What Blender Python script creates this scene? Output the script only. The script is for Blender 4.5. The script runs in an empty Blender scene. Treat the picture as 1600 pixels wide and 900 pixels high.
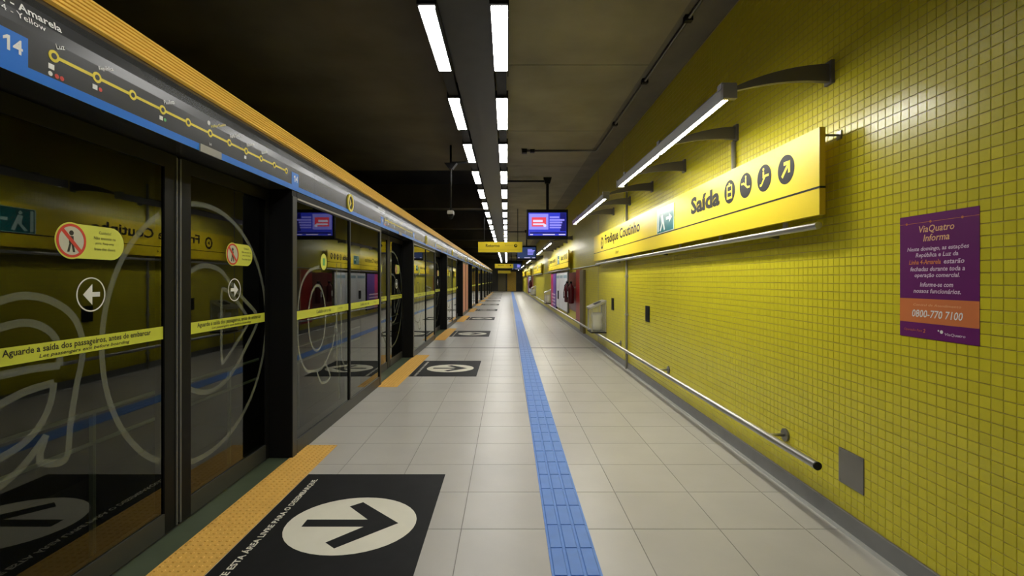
import bpy, math, random
from mathutils import Vector, Matrix
random.seed(7)
scene = bpy.context.scene
C = scene.collection

# ------------------------------------------------------------------ camera, world, exposure
cd = bpy.data.cameras.new('camera'); cam = bpy.data.objects.new('camera', cd); C.objects.link(cam)
cam.location = (0, 0, 1.45); cam.rotation_euler = (math.pi/2, 0, 0)
cd.sensor_width = 36; cd.lens = 770*36/1600
cd.shift_x = 8/1600; cd.shift_y = -13/1600
cd.clip_start = 0.05; cd.clip_end = 200
scene.camera = cam
w = bpy.data.worlds.new('world'); scene.world = w; w.use_nodes = True
w.node_tree.nodes['Background'].inputs[0].default_value = (0, 0, 0, 1)
w.node_tree.nodes['Background'].inputs[1].default_value = 0.0
vs = scene.view_settings
vs.view_transform = 'Standard'; vs.look = 'None'; vs.gamma = 1; vs.use_curve_mapping = False
vs.exposure = 0.0
LIGHT_CEIL = 23.0      # ceiling luminaire diffusers
LIGHT_WALL = 66.0      # wall lamp diffusers

# ------------------------------------------------------------------ materials
MAT = {}
def srgb(r, g, b):
    f = lambda c: (c/12.92 if c <= .04045 else ((c+.055)/1.055)**2.4)
    return (f(r/255), f(g/255), f(b/255), 1)
def nt(name):
    m = bpy.data.materials.new(name); m.use_nodes = True
    MAT[name] = m
    return m, m.node_tree, m.node_tree.nodes['Principled BSDF']
def mat(name, col, rough=.5, metal=0, var=0.0, vscale=6, bump=0.0, bscale=60, spec=.5, coat=0):
    m, t, p = nt(name)
    col = tuple(col)[:3] + (1,)
    p.inputs['Base Color'].default_value = col
    p.inputs['Roughness'].default_value = rough
    p.inputs['Metallic'].default_value = metal
    p.inputs['Specular IOR Level'].default_value = spec
    p.inputs['Coat Weight'].default_value = coat
    p.inputs['Coat Roughness'].default_value = .05
    tc = t.nodes.new('ShaderNodeTexCoord')
    if var:
        n = t.nodes.new('ShaderNodeTexNoise'); n.inputs['Scale'].default_value = vscale
        n.inputs['Detail'].default_value = 5
        t.links.new(tc.outputs['Object'], n.inputs['Vector'])
        r = t.nodes.new('ShaderNodeMapRange')
        r.inputs[1].default_value = .3; r.inputs[2].default_value = .7
        r.inputs[3].default_value = 1-var; r.inputs[4].default_value = 1+var
        t.links.new(n.outputs[0], r.inputs[0])
        x = t.nodes.new('ShaderNodeMix'); x.data_type = 'RGBA'; x.blend_type = 'MULTIPLY'
        x.inputs[0].default_value = 1; x.inputs[6].default_value = col
        t.links.new(r.outputs[0], x.inputs[7]); t.links.new(x.outputs[2], p.inputs['Base Color'])
    if bump:
        n2 = t.nodes.new('ShaderNodeTexNoise'); n2.inputs['Scale'].default_value = bscale
        t.links.new(tc.outputs['Object'], n2.inputs['Vector'])
        b = t.nodes.new('ShaderNodeBump'); b.inputs['Strength'].default_value = bump; b.inputs['Distance'].default_value = .01
        t.links.new(n2.outputs[0], b.inputs['Height']); t.links.new(b.outputs[0], p.inputs['Normal'])
    return m
def emit(name, col, s, base=(.02, .02, .02)):
    m, t, p = nt(name)
    p.inputs['Base Color'].default_value = tuple(base)+(1,)
    p.inputs['Emission Color'].default_value = tuple(col)[:3]+(1,)
    p.inputs['Emission Strength'].default_value = s
    return m
def per_object(name, col, rough, amount, spec=.5, bump=0.0, mottled=0.0):
    """one material whose tone differs a little from piece to piece"""
    m = mat(name, col, rough, spec=spec, bump=bump, bscale=25)
    t = m.node_tree; p = t.nodes['Principled BSDF']
    oi = t.nodes.new('ShaderNodeObjectInfo'); r = t.nodes.new('ShaderNodeMapRange')
    r.inputs[3].default_value = 1-amount; r.inputs[4].default_value = 1+amount
    t.links.new(oi.outputs['Random'], r.inputs[0])
    last = r.outputs[0]
    if mottled:
        tc = t.nodes.new('ShaderNodeTexCoord'); gm = t.nodes.new('ShaderNodeNewGeometry')
        n = t.nodes.new('ShaderNodeTexNoise'); n.inputs['Scale'].default_value = 2.2; n.inputs['Detail'].default_value = 6
        t.links.new(gm.outputs['Position'], n.inputs['Vector'])
        r2 = t.nodes.new('ShaderNodeMapRange'); r2.inputs[1].default_value = .3; r2.inputs[2].default_value = .7
        r2.inputs[3].default_value = 1-mottled; r2.inputs[4].default_value = 1+mottled
        t.links.new(n.outputs[0], r2.inputs[0])
        mu = t.nodes.new('ShaderNodeMath'); mu.operation = 'MULTIPLY'
        t.links.new(last, mu.inputs[0]); t.links.new(r2.outputs[0], mu.inputs[1]); last = mu.outputs[0]
    x = t.nodes.new('ShaderNodeMix'); x.data_type = 'RGBA'; x.blend_type = 'MULTIPLY'; x.inputs[0].default_value = 1
    x.inputs[6].default_value = tuple(col)[:3]+(1,)
    t.links.new(last, x.inputs[7]); t.links.new(x.outputs[2], p.inputs['Base Color'])
    return m

YEL = (.62, .555, .022)
GROUT = (.46, .375, .13)
per_object('floor_tile', (.41, .392, .362), .33, .035, spec=.4, bump=.02, mottled=.05)
mat('floor_grout', (.20, .19, .17), .8)
mat('floor_dark_joint', (.05, .05, .048), .7)
per_object('wall_tile', YEL, .27, .055, bump=.05)
mat('wall_grout', GROUT, .8, var=.1)
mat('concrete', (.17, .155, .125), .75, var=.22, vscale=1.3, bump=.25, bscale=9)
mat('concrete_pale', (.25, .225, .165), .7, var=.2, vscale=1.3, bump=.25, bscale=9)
mat('concrete_dark_brown', (.085, .075, .055), .8, var=.3, vscale=1.1, bump=.25, bscale=9)  # darker brown concrete for the low slab left of the duct
mat('concrete_dark', (.07, .065, .055), .85, var=.3, vscale=.8, bump=.3)
mat('tunnel_dark', (.012, .012, .012), .9)
mat('duct_metal', (.03, .03, .031), .42, .3, var=.15)
mat('black_metal', (.010, .010, .011), .5, spec=.2)
mat('frame_black', (.006, .006, .006), .5, spec=.15)
mat('frame_grey', (.055, .055, .052), .4, .3, spec=.3)
mat('rail_grey', (.05, .052, .048), .4, .2, spec=.3)
mat('threshold', (.085, .11, .065), .4, .3, var=.12)
mat('fascia_grey', (.034, .035, .036), .27, spec=.45)
mat('map_blue', (.004, .16, .66), .3)
mat('map_yellow', (.75, .60, .02), .35)
mat('print_white', (.80, .80, .78), .5)
mat('print_red', (.62, .05, .03), .5)
mat('print_black', (.012, .012, .012), .45)
mat('print_green', (.10, .40, .12), .5)
mat('sensor_grey', (.30, .29, .25), .4)
mat('amber', (.97, .61, .115), .38, spec=.4)
mat('sensor_pale', (.55, .54, .44), .5)
mat('guard_pale', (.55, .58, .52), .5)
mat('seal_grey', (.13, .13, .12), .5)
mat('amber_dark', (.30, .14, .015), .6)
mat('tactile_yellow', (.70, .40, .075), .6, var=.08, vscale=30)
mat('tactile_blue', (.085, .22, .62), .5, var=.06, vscale=12)
mat('tactile_blue_bar', (.07, .19, .56), .5)
mat('sticker_black', (.009, .009, .0095), .6, var=.2, vscale=8, spec=.15)
mat('sticker_cream', (.70, .67, .56), .5, var=.04)
mat('strip_lime', (.62, .66, .06), .5)
mat('sticker_lime', (.66, .68, .10), .5)
mat('sign_yellow', (.80, .62, .012), .36, spec=.35)
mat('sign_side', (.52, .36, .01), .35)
mat('sign_black', (.006, .006, .006), .45, spec=.12)
mat('exit_teal', (.015, .16, .17), .25)
mat('exit_pale', (.55, .72, .66), .4)
mat('steel', (.55, .54, .50), .38, .95, var=.06)
mat('steel_dark', (.20, .195, .18), .35, .85)
mat('plate_grey', (.22, .21, .19), .4, .4, var=.06)
mat('base_grey', (.20, .20, .196), .4, var=.1)
mat('base_trim', (.42, .42, .39), .35, .3)
mat('lamp_grey', (.22, .21, .20), .45, .2)
mat('arm_grey', (.14, .13, .12), .5, .3)
mat('conduit_grey', (.34, .33, .28), .45, .4)
mat('poster_purple', (.13, .006, .12), .6, var=.08, spec=.2)
mat('poster_orange', (.62, .17, .04), .5)
mat('poster_cream', (.80, .44, .22), .5)
mat('poster_lilac', (.68, .50, .66), .5)
mat('fire_red', (.42, .012, .012), .35)
mat('fire_maroon', (.10, .008, .012), .3)
mat('board_white', (.62, .63, .66), .4)
mat('board_magenta', (.50, .03, .16), .45)
mat('board_violet', (.13, .06, .32), .45)
mat('panel_salmon', (.62, .27, .16), .45, var=.06)
mat('gold_panel', (.62, .38, .02), .45, var=.1)
mat('door_dark', (.03, .028, .02), .5)
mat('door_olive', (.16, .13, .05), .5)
mat('bag_white', (.62, .60, .50), .7, bump=.5, bscale=14)
mat('speck_blue', (.20, .32, .40), .4)
emit('lens_ceiling', (1, .985, .94), LIGHT_CEIL, (.8, .8, .8))
emit('lens_wall', (1, .97, .86), LIGHT_WALL, (.8, .8, .8))
emit('screen_blue', (.05, .07, .85), .75)
emit('screen_indigo', (.012, .012, .30), .5)
emit('screen_lilac', (.32, .30, 1.0), 1.0)
emit('screen_red', (.95, .07, .12), .95)
emit('screen_pale', (.85, .75, 1.0), 1.0)
emit('screen_night', (.03, .07, .22), .5)
emit('screen_cyan', (.35, .55, .75), .7)
emit('led_white', (1, 1, 1), 2.5)

# far and unseen mosaic: the same grid of tiles given by the material
def mosaic():
    m, t, p = nt('wall_mosaic')
    tc = t.nodes.new('ShaderNodeNewGeometry')
    mp = t.nodes.new('ShaderNodeSeparateXYZ'); t.links.new(tc.outputs['Position'], mp.inputs[0])
    cb = t.nodes.new('ShaderNodeCombineXYZ')
    ay = t.nodes.new('ShaderNodeMath'); ay.operation = 'ADD'; ay.inputs[1].default_value = 5.06*4 - 2.704
    az = t.nodes.new('ShaderNodeMath'); az.operation = 'ADD'; az.inputs[1].default_value = 5.06 - .264
    t.links.new(mp.outputs[1], ay.inputs[0]); t.links.new(mp.outputs[2], az.inputs[0])
    t.links.new(ay.outputs[0], cb.inputs[0]); t.links.new(az.outputs[0], cb.inputs[1])
    b = t.nodes.new('ShaderNodeTexBrick'); b.offset = 0; b.squash = 1
    b.inputs['Scale'].default_value = 1; b.inputs['Brick Width'].default_value = .0506; b.inputs['Row Height'].default_value = .0506
    b.inputs['Mortar Size'].default_value = .002; b.inputs['Mortar Smooth'].default_value = .1; b.inputs['Bias'].default_value = 0
    b.inputs['Color1'].default_value = tuple(c*.95 for c in YEL)+(1,); b.inputs['Color2'].default_value = tuple(c*1.05 for c in YEL)+(1,)
    b.inputs['Mortar'].default_value = GROUT+(1,)
    t.links.new(cb.outputs[0], b.inputs['Vector']); t.links.new(b.outputs['Color'], p.inputs['Base Color'])
    p.inputs['Roughness'].default_value = .42
    return m
mosaic()

def glass():
    m = bpy.data.materials.new('screen_glass'); m.use_nodes = True; MAT['screen_glass'] = m
    t = m.node_tree; t.nodes.clear()
    o = t.nodes.new('ShaderNodeOutputMaterial'); mx = t.nodes.new('ShaderNodeMixShader')
    tr = t.nodes.new('ShaderNodeBsdfTransparent'); tr.inputs[0].default_value = (.45, .48, .42, 1)
    gl = t.nodes.new('ShaderNodeBsdfGlossy'); gl.inputs['Roughness'].default_value = .012; gl.inputs[0].default_value = (.95, .97, .92, 1)
    fr = t.nodes.new('ShaderNodeFresnel'); fr.inputs[0].default_value = 1.5
    ge = t.nodes.new('ShaderNodeNewGeometry')
    inv = t.nodes.new('ShaderNodeMath'); inv.operation = 'SUBTRACT'; inv.inputs[0].default_value = 1
    t.links.new(ge.outputs['Backfacing'], inv.inputs[1])
    m1 = t.nodes.new('ShaderNodeMath'); m1.operation = 'MULTIPLY'; m1.inputs[1].default_value = 1.2; m1.use_clamp = True
    m2 = t.nodes.new('ShaderNodeMath'); m2.operation = 'MULTIPLY'
    t.links.new(fr.outputs[0], m1.inputs[0]); t.links.new(m1.outputs[0], m2.inputs[0]); t.links.new(inv.outputs[0], m2.inputs[1])
    t.links.new(m2.outputs[0], mx.inputs[0]); t.links.new(tr.outputs[0], mx.inputs[1]); t.links.new(gl.outputs[0], mx.inputs[2])
    t.links.new(mx.outputs[0], o.inputs[0])
glass()
def film(name, col, opacity):
    m = bpy.data.materials.new(name); m.use_nodes = True; MAT[name] = m
    t = m.node_tree; p = t.nodes['Principled BSDF']
    p.inputs['Base Color'].default_value = col+(1,); p.inputs['Alpha'].default_value = opacity; p.inputs['Roughness'].default_value = .6
film('frosted_film', (.62, .66, .52), .17)
film('frosted_film_pale', (.66, .70, .58), .27)
film('clear_plastic', (.75, .76, .68), .16)

# ------------------------------------------------------------------ mesh helpers
class MB:
    def __init__(s): s.v = []; s.f = []
    def box(s, x0, x1, y0, y1, z0, z1):
        n = len(s.v)
        s.v += [(x0,y0,z0),(x1,y0,z0),(x1,y1,z0),(x0,y1,z0),(x0,y0,z1),(x1,y0,z1),(x1,y1,z1),(x0,y1,z1)]
        s.f += [tuple(n+i for i in q) for q in ((0,3,2,1),(4,5,6,7),(0,1,5,4),(1,2,6,5),(2,3,7,6),(3,0,4,7))]
        return s
    def prism(s, prof, a0, a1, axis='y'):
        """prof: 2-D polygon; extruded along an axis. y: (x,z)  x: (y,z)  z: (x,y)"""
        n = len(s.v); k = len(prof)
        def P(p, a): return {'y': (p[0], a, p[1]), 'x': (a, p[0], p[1]), 'z': (p[0], p[1], a)}[axis]
        s.v += [P(p, a0) for p in prof] + [P(p, a1) for p in prof]
        s.f += [(n+i, n+(i+1) % k, n+k+(i+1) % k, n+k+i) for i in range(k)]
        s.f += [tuple(n+i for i in reversed(range(k))), tuple(n+k+i for i in range(k))]
        return s
    def tube(s, path, r, seg=12, r1=None):
        path = [Vector(p) for p in path]; n = len(s.v); m = len(path)
        for i, p in enumerate(path):
            d = ((path[min(i+1, m-1)]-p).normalized() + (p-path[max(i-1, 0)]).normalized()).normalized()
            u = d.orthogonal().normalized() if abs(d.z) < .99 else Vector((1, 0, 0))
            if abs(d.z) < .99: u = d.cross(Vector((0, 0, 1))).normalized()
            v = d.cross(u).normalized()
            rr = r if r1 is None else r+(r1-r)*i/(m-1)
            for k in range(seg):
                a = 2*math.pi*k/seg
                s.v.append(tuple(p+u*math.cos(a)*rr+v*math.sin(a)*rr))
        for i in range(m-1):
            for k in range(seg):
                s.f.append((n+i*seg+k, n+i*seg+(k+1) % seg, n+(i+1)*seg+(k+1) % seg, n+(i+1)*seg+k))
        s.f += [tuple(n+k for k in reversed(range(seg))), tuple(n+(m-1)*seg+k for k in range(seg))]
        return s
    def lathe(s, prof, cx, cy, cz, seg=18):
        n = len(s.v)
        for r, z in prof:
            for k in range(seg):
                a = 2*math.pi*k/seg; s.v.append((cx+r*math.cos(a), cy+r*math.sin(a), cz+z))
        for i in range(len(prof)-1):
            for k in range(seg):
                s.f.append((n+i*seg+k, n+i*seg+(k+1) % seg, n+(i+1)*seg+(k+1) % seg, n+(i+1)*seg+k))
        s.f += [tuple(n+k for k in reversed(range(seg))), tuple(n+(len(prof)-1)*seg+k for k in range(seg))]
        return s
    def build(s, name, m, parent=None, smooth=False, fix=True):
        me = bpy.data.meshes.new(name); me.from_pydata(s.v, [], s.f); me.materials.append(MAT[m])
        return link(me, name, parent, smooth, fix)

def world_loc(o):
    p = Vector((0, 0, 0))
    while o: p += o.location; o = o.parent
    return p
def fix_normals(me):
    import bmesh
    b = bmesh.new(); b.from_mesh(me); bmesh.ops.recalc_face_normals(b, faces=b.faces); b.to_mesh(me); b.free()
def link(me, name, parent=None, smooth=False, fix=True):
    o = bpy.data.objects.new(name, me)
    if parent is not None:
        me.transform(Matrix.Translation(-world_loc(parent))); o.parent = parent
    else:   # origin at the base of the thing
        xs = [v.co for v in me.vertices]
        c = Vector(((min(v.x for v in xs)+max(v.x for v in xs))/2, (min(v.y for v in xs)+max(v.y for v in xs))/2, min(v.z for v in xs)))
        me.transform(Matrix.Translation(-c)); o.location = c
    if fix: fix_normals(me)
    if smooth:
        for p in me.polygons: p.use_smooth = len(p.vertices) <= 4
    C.objects.link(o)
    return o
def tag(o, label=None, cat=None, group=None, kind=None):
    if label: o['label'] = label
    if cat: o['category'] = cat
    if group: o['group'] = group
    if kind: o['kind'] = kind
    return o
def thing(name, loc, label, cat, group=None):
    o = bpy.data.objects.new(name, None); o.empty_display_size = .1; o.location = loc; C.objects.link(o)
    return tag(o, label, cat, group)
def copy_tree(o, parent=None, dy=0.0, skip=()):
    c = o.copy(); C.objects.link(c)
    if parent is not None: c.parent = parent
    else: c.location = o.location + Vector((0, dy, 0))
    for ch in list(o.children):
        if ch.name.split('.')[0] in skip: continue
        copy_tree(ch, c, skip=skip)
    return c
ORD = ['nearest', 'second', 'third', 'fourth', 'fifth', 'sixth', 'seventh', 'eighth', 'ninth', 'tenth', 'eleventh', 'twelfth', 'thirteenth',
       'fourteenth', 'fifteenth', 'sixteenth', 'seventeenth', 'eighteenth', 'nineteenth', 'twentieth', 'twenty-first', 'twenty-second',
       'twenty-third', 'twenty-fourth', 'twenty-fifth', 'twenty-sixth', 'twenty-seventh', 'twenty-eighth', 'twenty-ninth', 'thirtieth']

# flat drawings on a surface: (u, v) with u to the reader's right, v up
class Face:
    def __init__(s, o, x, y): s.o = Vector(o); s.x = Vector(x).normalized(); s.y = Vector(y).normalized(); s.n = s.x.cross(s.y)
    def P(s, u, v, d=0.0): return tuple(s.o+s.x*u+s.y*v+s.n*d)
def flat(face, polys, name, m, parent, d0=0.0, d1=.0015):
    """thin raised print: list of convex-ish polygons"""
    b = MB()
    for pl in polys:
        n = len(b.v); k = len(pl)
        area = sum(pl[i][0]*pl[(i+1) % k][1]-pl[(i+1) % k][0]*pl[i][1] for i in range(k))
        if area < 0: pl = list(reversed(pl))
        b.v += [face.P(u, v, d1) for u, v in pl] + [face.P(u, v, d0) for u, v in pl]
        b.f.append(tuple(n+i for i in range(k)))
        b.f += [(n+(i+1) % k, n+i, n+k+i, n+k+(i+1) % k) for i in range(k)]
    return b.build(name, m, parent, fix=False)
def rect(u0, u1, v0, v1): return [(u0, v0), (u1, v0), (u1, v1), (u0, v1)]
def disc(cu, cv, ru, rv=None, seg=40):
    rv = rv or ru
    return [(cu+ru*math.cos(2*math.pi*i/seg), cv+rv*math.sin(2*math.pi*i/seg)) for i in range(seg)]
def ring(cu, cv, r0, r1, a0=0, a1=360, seg=40):
    out = []
    for i in range(seg):
        a = math.radians(a0+(a1-a0)*i/seg); b = math.radians(a0+(a1-a0)*(i+1)/seg)
        out.append([(cu+r0*math.cos(a), cv+r0*math.sin(a)), (cu+r1*math.cos(a), cv+r1*math.sin(a)), (cu+r1*math.cos(b), cv+r1*math.sin(b)), (cu+r0*math.cos(b), cv+r0*math.sin(b))])
    return out
def smooth_path(pts, closed=False, n=6):
    out = []; k = len(pts); rng = range(k if closed else k-1)
    g = lambda i: pts[i % k] if closed else pts[max(0, min(k-1, i))]
    for i in rng:
        p0, p1, p2, p3 = g(i-1), g(i), g(i+1), g(i+2)
        for j in range(n):
            t = j/n
            out.append(tuple(.5*(2*p1[a]+(p2[a]-p0[a])*t+(2*p0[a]-5*p1[a]+4*p2[a]-p3[a])*t*t+(3*p1[a]-p0[a]-3*p2[a]+p3[a])*t**3) for a in (0, 1)))
    if not closed: out.append(pts[-1])
    return out
def ribbon(pts, wd, closed=False):
    k = len(pts); L = []; R = []
    for i in range(k):
        a = pts[(i-1) % k] if closed else pts[max(0, i-1)]; b = pts[(i+1) % k] if closed else pts[min(k-1, i+1)]
        dx, dy = b[0]-a[0], b[1]-a[1]; l = math.hypot(dx, dy) or 1
        L.append((pts[i][0]-dy/l*wd/2, pts[i][1]+dx/l*wd/2)); R.append((pts[i][0]+dy/l*wd/2, pts[i][1]-dx/l*wd/2))
    m = k if closed else k-1
    return [[R[i], R[(i+1) % k], L[(i+1) % k], L[i]] for i in range(m)]
def text(face, body, u, v, m, parent, width=None, height=None, align='LEFT', bold=0.0, shear=0.0, rot=0.0, name='lettering', d=.002):
    cu = bpy.data.curves.new('t', 'FONT'); cu.body = body; cu.align_x = align; cu.offset = bold; cu.shear = shear; cu.resolution_u = 2
    cu.space_line = .95
    to = bpy.data.objects.new('t', cu); me = bpy.data.meshes.new_from_object(to)
    bpy.data.objects.remove(to); bpy.data.curves.remove(cu)
    xs = [q.co.x for q in me.vertices]; ys = [q.co.y for q in me.vertices]
    sx = width/(max(xs)-min(xs)) if width else None; sy = height/(max(ys)-min(ys)) if height else None
    sx = sx or sy; sy = sy or sx
    x0 = min(xs) if align == 'LEFT' else ((min(xs)+max(xs))/2 if align == 'CENTER' else max(xs)); y0 = min(ys)
    c, s_ = math.cos(rot), math.sin(rot)
    for q in me.vertices:
        a, b = (q.co.x-x0)*sx, (q.co.y-y0)*sy
        q.co = face.P(u+a*c-b*s_, v+a*s_+b*c, d)
    me.name = name; me.materials.clear(); me.materials.append(MAT[m])
    return link(me, name, parent, fix=False)

# ------------------------------------------------------------------ constants of the place
YB, YE = -6.0, 62.0          # platform ends
XW = 1.96                    # face of the mosaic wall
ZC = 3.82                    # ceiling
DOOR = 2.89; PER = 5.15      # centre of the nearest screen door, spacing
NMOD = 11

# ------------------------------------------------------------------ structure: floor
floor = tag(MB().box(-2.02, XW, YB, YE, -.25, -.002).build('floor', 'floor_grout'), 'pale grey platform floor of large square tiles', kind='structure')
cols = [-1.765+.5*i for i in range(8)]+[XW-.012]
tile_me = {}
def floor_tile(x0, x1, y0, y1):
    key = round(x1-x0, 3)
    if key not in tile_me:
        b = MB(); g = .0016; h = .0012; w2 = (x1-x0)/2; l = .25
        prof = [(-w2+g, -l+g), (w2-g, -l+g), (w2-g, l-g), (-w2+g, l-g)]
        b.v = [(x, y, -.012) for x, y in prof]+[(x*(1-.004), y*(1-.004), 0) for x, y in prof]
        b.f = [(4, 5, 6, 7), (0, 1, 5, 4), (1, 2, 6, 5), (2, 3, 7, 6), (3, 0, 4, 7)]
        me = bpy.data.meshes.new('floor_tile'); me.from_pydata(b.v, [], b.f); me.materials.append(MAT['floor_tile']); tile_me[key] = me
    o = bpy.data.objects.new('floor_tile', tile_me[key]); o.parent = floor
    o.location = Vector(((x0+x1)/2, (y0+y1)/2, 0))-floor.location
    C.objects.link(o)
y0 = 2.865-.5*2
rows = []
y = y0
while y < 10.3: rows.append(y); y += .5
for r in rows:
    for a, b in zip(cols[:-1], cols[1:]): floor_tile(a, b, r, r+.5)
far = MB()
y = y0-.5
while y > YB+.5:
    for a, b in zip(cols[:-1], cols[1:]): far.box(a+.0018, b-.0018, y+.0018, y+.4982, -.012, 0)
    y -= .5
y = rows[-1]+.5
while y < YE-.5:
    for a, b in zip(cols[:-1], cols[1:]): far.box(a+.0018, b-.0018, y+.0018, y+.4982, -.012, 0)
    y += .5
tag(far.build('floor_tiling', 'floor_tile', floor), 'distant floor tiles', kind='stuff')
MB().box(-1.76, 1.9, 10.44, 10.49, -.004, .0015).build('expansion_joint', 'floor_dark_joint', floor)

# ------------------------------------------------------------------ structure: mosaic wall
TP = .0506
wall = tag(MB().box(XW+.003, XW+.25, 1.70, 8.27, 0, ZC).build('wall_right', 'wall_grout'), 'yellow mosaic tiled platform wall', kind='structure')
for nm, a, b in (('far', 8.27, YE), ('near', YB, 1.70)):
    MB().box(XW, XW+.25, a, b, 0, ZC).build('mosaic_field', 'wall_mosaic', wall)
tb = MB(); hh = TP/2-.0011
tb.v = [(.004, -hh, -hh), (.004, hh, -hh), (.004, hh, hh), (.004, -hh, hh)] + [(0, -hh*.93, -hh*.93), (0, hh*.93, -hh*.93), (0, hh*.93, hh*.93), (0, -hh*.93, hh*.93)]
tb.f = [(4, 7, 6, 5), (0, 4, 5, 1), (1, 5, 6, 2), (2, 6, 7, 3), (3, 7, 4, 0)]
wt = bpy.data.meshes.new('wall_tile'); wt.from_pydata(tb.v, [], tb.f); wt.materials.append(MAT['wall_tile'])
near = MB(); count = 0
ncol = int((8.27-1.692)/TP); nrow = int((ZC-.112)/TP)
for i in range(ncol):
    yc = 2.704-20*TP+TP/2+i*TP
    for j in range(nrow):
        zc = .112+TP/2+j*TP
        seen = yc-TP/2 > 1.84 and 1.45+(437/770)*yc*1.0 > zc-TP
        if 2.704 < yc < 2.907 and .264 < zc < .466: continue      # the steel cover sits here
        if seen and count < 300 and not (2.06 < yc < 2.43 and 1.19 < zc < 1.74):
            o = bpy.data.objects.new('wall_tile', wt); o.parent = wall; o.location = Vector((XW, yc, zc))-wall.location
            C.objects.link(o); count += 1
        else:
            n = len(near.v); near.v += [(XW+a, yc+b, zc+c) for a, b, c in tb.v]; near.f += [tuple(n+q for q in f) for f in tb.f]
tag(near.build('wall_tiling', 'wall_tile', wall, fix=False), 'yellow mosaic tiles', kind='stuff')
MB().box(XW-.004, XW+.01, 10.54, 10.57, .1, ZC).build('joint_cover', 'conduit_grey', wall)

bb = tag(MB().prism([(XW-.012, 0), (XW+.003, 0), (XW+.003, .108), (XW-.010, .108)], YB, YE).build('baseboard_right', 'base_grey'), 'grey base along the mosaic wall', kind='structure')
MB().prism([(XW-.034, 0), (XW-.013, 0), (XW-.013, .012), (XW-.026, .012)], YB, YE).build('edge_trim', 'base_trim', bb)

# ------------------------------------------------------------------ structure: ceiling, tunnel, end wall
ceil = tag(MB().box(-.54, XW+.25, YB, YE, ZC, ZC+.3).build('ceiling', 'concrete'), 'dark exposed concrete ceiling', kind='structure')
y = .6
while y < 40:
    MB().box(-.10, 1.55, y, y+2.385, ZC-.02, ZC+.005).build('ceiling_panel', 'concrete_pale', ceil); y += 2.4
MB().box(-5.6, -.54, YB, 10.7, ZC, ZC+.3).build('low_slab', 'concrete_dark_brown', ceil)
MB().box(-5.6, -.54, 10.7, YE, 5.6, 5.8).build('high_slab', 'tunnel_dark', ceil)
MB().box(-.54, -.30, 10.7, YE, ZC+.3, 5.6).build('upstand', 'concrete_dark', ceil)
for yb_ in (16.3, 22.8, 29.3, 35.8, 42.3, 48.8, 55.3):
    MB().box(-5.6, -.54, yb_, yb_+.45, ZC, 4.6).build('cross_beam', 'concrete_dark', ceil)
tag(MB().box(-5.8, -5.6, YB, YE, -1.2, 5.8).build('wall_left', 'tunnel_dark'), 'unlit tunnel wall beyond the tracks', kind='structure')
tag(MB().box(-5.6, -2.02, YB, YE, -1.4, -1.2).build('trim_1', 'tunnel_dark'), 'unlit track bed behind the screen doors', kind='structure')
tag(MB().box(-2.05, -2.02, YB, YE, -1.2, -.004).build('trim_2', 'tunnel_dark'), 'dark platform edge face below the screen doors', kind='structure')
we = tag(MB().box(-5.6, XW+.25, YE, YE+.2, -1.2, 5.8).build('wall_far', 'concrete_dark'), 'dark end wall of the platform', kind='structure')
MB().box(.05, 1.15, YE-.06, YE, 0, 2.45).build('gold_panel', 'gold_panel', we)
MB().box(-1.1, -.15, YE-.05, YE, 0, 2.15).build('door_panel', 'door_olive', we)
MB().box(-1.25, -1.1, YE-.08, YE, 0, 2.3).build('door_frame', 'door_dark', we)
MB().box(-.15, .05, YE-.08, YE, 0, 2.3).build('door_frame', 'door_dark', we)
wb = tag(MB().box(-5.6, XW+.25, YB-.2, YB, -1.2, 5.8).build('wall_back', 'concrete_dark'), 'concrete wall at the near end of the platform', kind='structure')

# ------------------------------------------------------------------ tactile paving and floor stickers
ft = Face((0, 0, 0), (0, 1, 0), (-1, 0, 0))      # u = Y, v = -X, reading from the doors' far side
def tactile_yellow(k):
    t = thing('tactile_strip', (-1.623, DOOR+PER*k, 0), f'amber dotted warning strip on the floor in front of the {ORD[k]} screen door', 'tactile strip', 'warning strips in front of the screen doors')
    return t
proto_t = tactile_yellow(0)
L0, L1 = 1.50, 4.31; n = 10; st = (L1-L0)/n
tm = None
for i in range(n):
    if tm is None:
        b = MB().box(-1.763, -1.483, L0+.0008, L0+st-.0008, 0, .005)
        for p in range(7):
            for q in range(7):
                cx, cy = -1.763+.02+.04*p, L0+.02+.0402*q
                nv = len(b.v)
                b.v += [(cx+.012*math.cos(a*math.pi/3), cy+.012*math.sin(a*math.pi/3), .005) for a in range(6)]
                b.v += [(cx+.007*math.cos(a*math.pi/3), cy+.007*math.sin(a*math.pi/3), .009) for a in range(6)]
                b.f += [(nv+a, nv+(a+1) % 6, nv+6+(a+1) % 6, nv+6+a) for a in range(6)]+[tuple(nv+6+a for a in range(6))]
        o = b.build('tactile_tile', 'tactile_yellow', proto_t, fix=False); tm = o.data
    else:
        o = bpy.data.objects.new('tactile_tile', tm); o.parent = proto_t; o.location = (0, st*i, 0); C.objects.link(o)
for k in range(1, NMOD):
    c = copy_tree(proto_t, dy=PER*k); c['label'] = f'amber dotted warning strip on the floor in front of the {ORD[k]} screen door'

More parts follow.
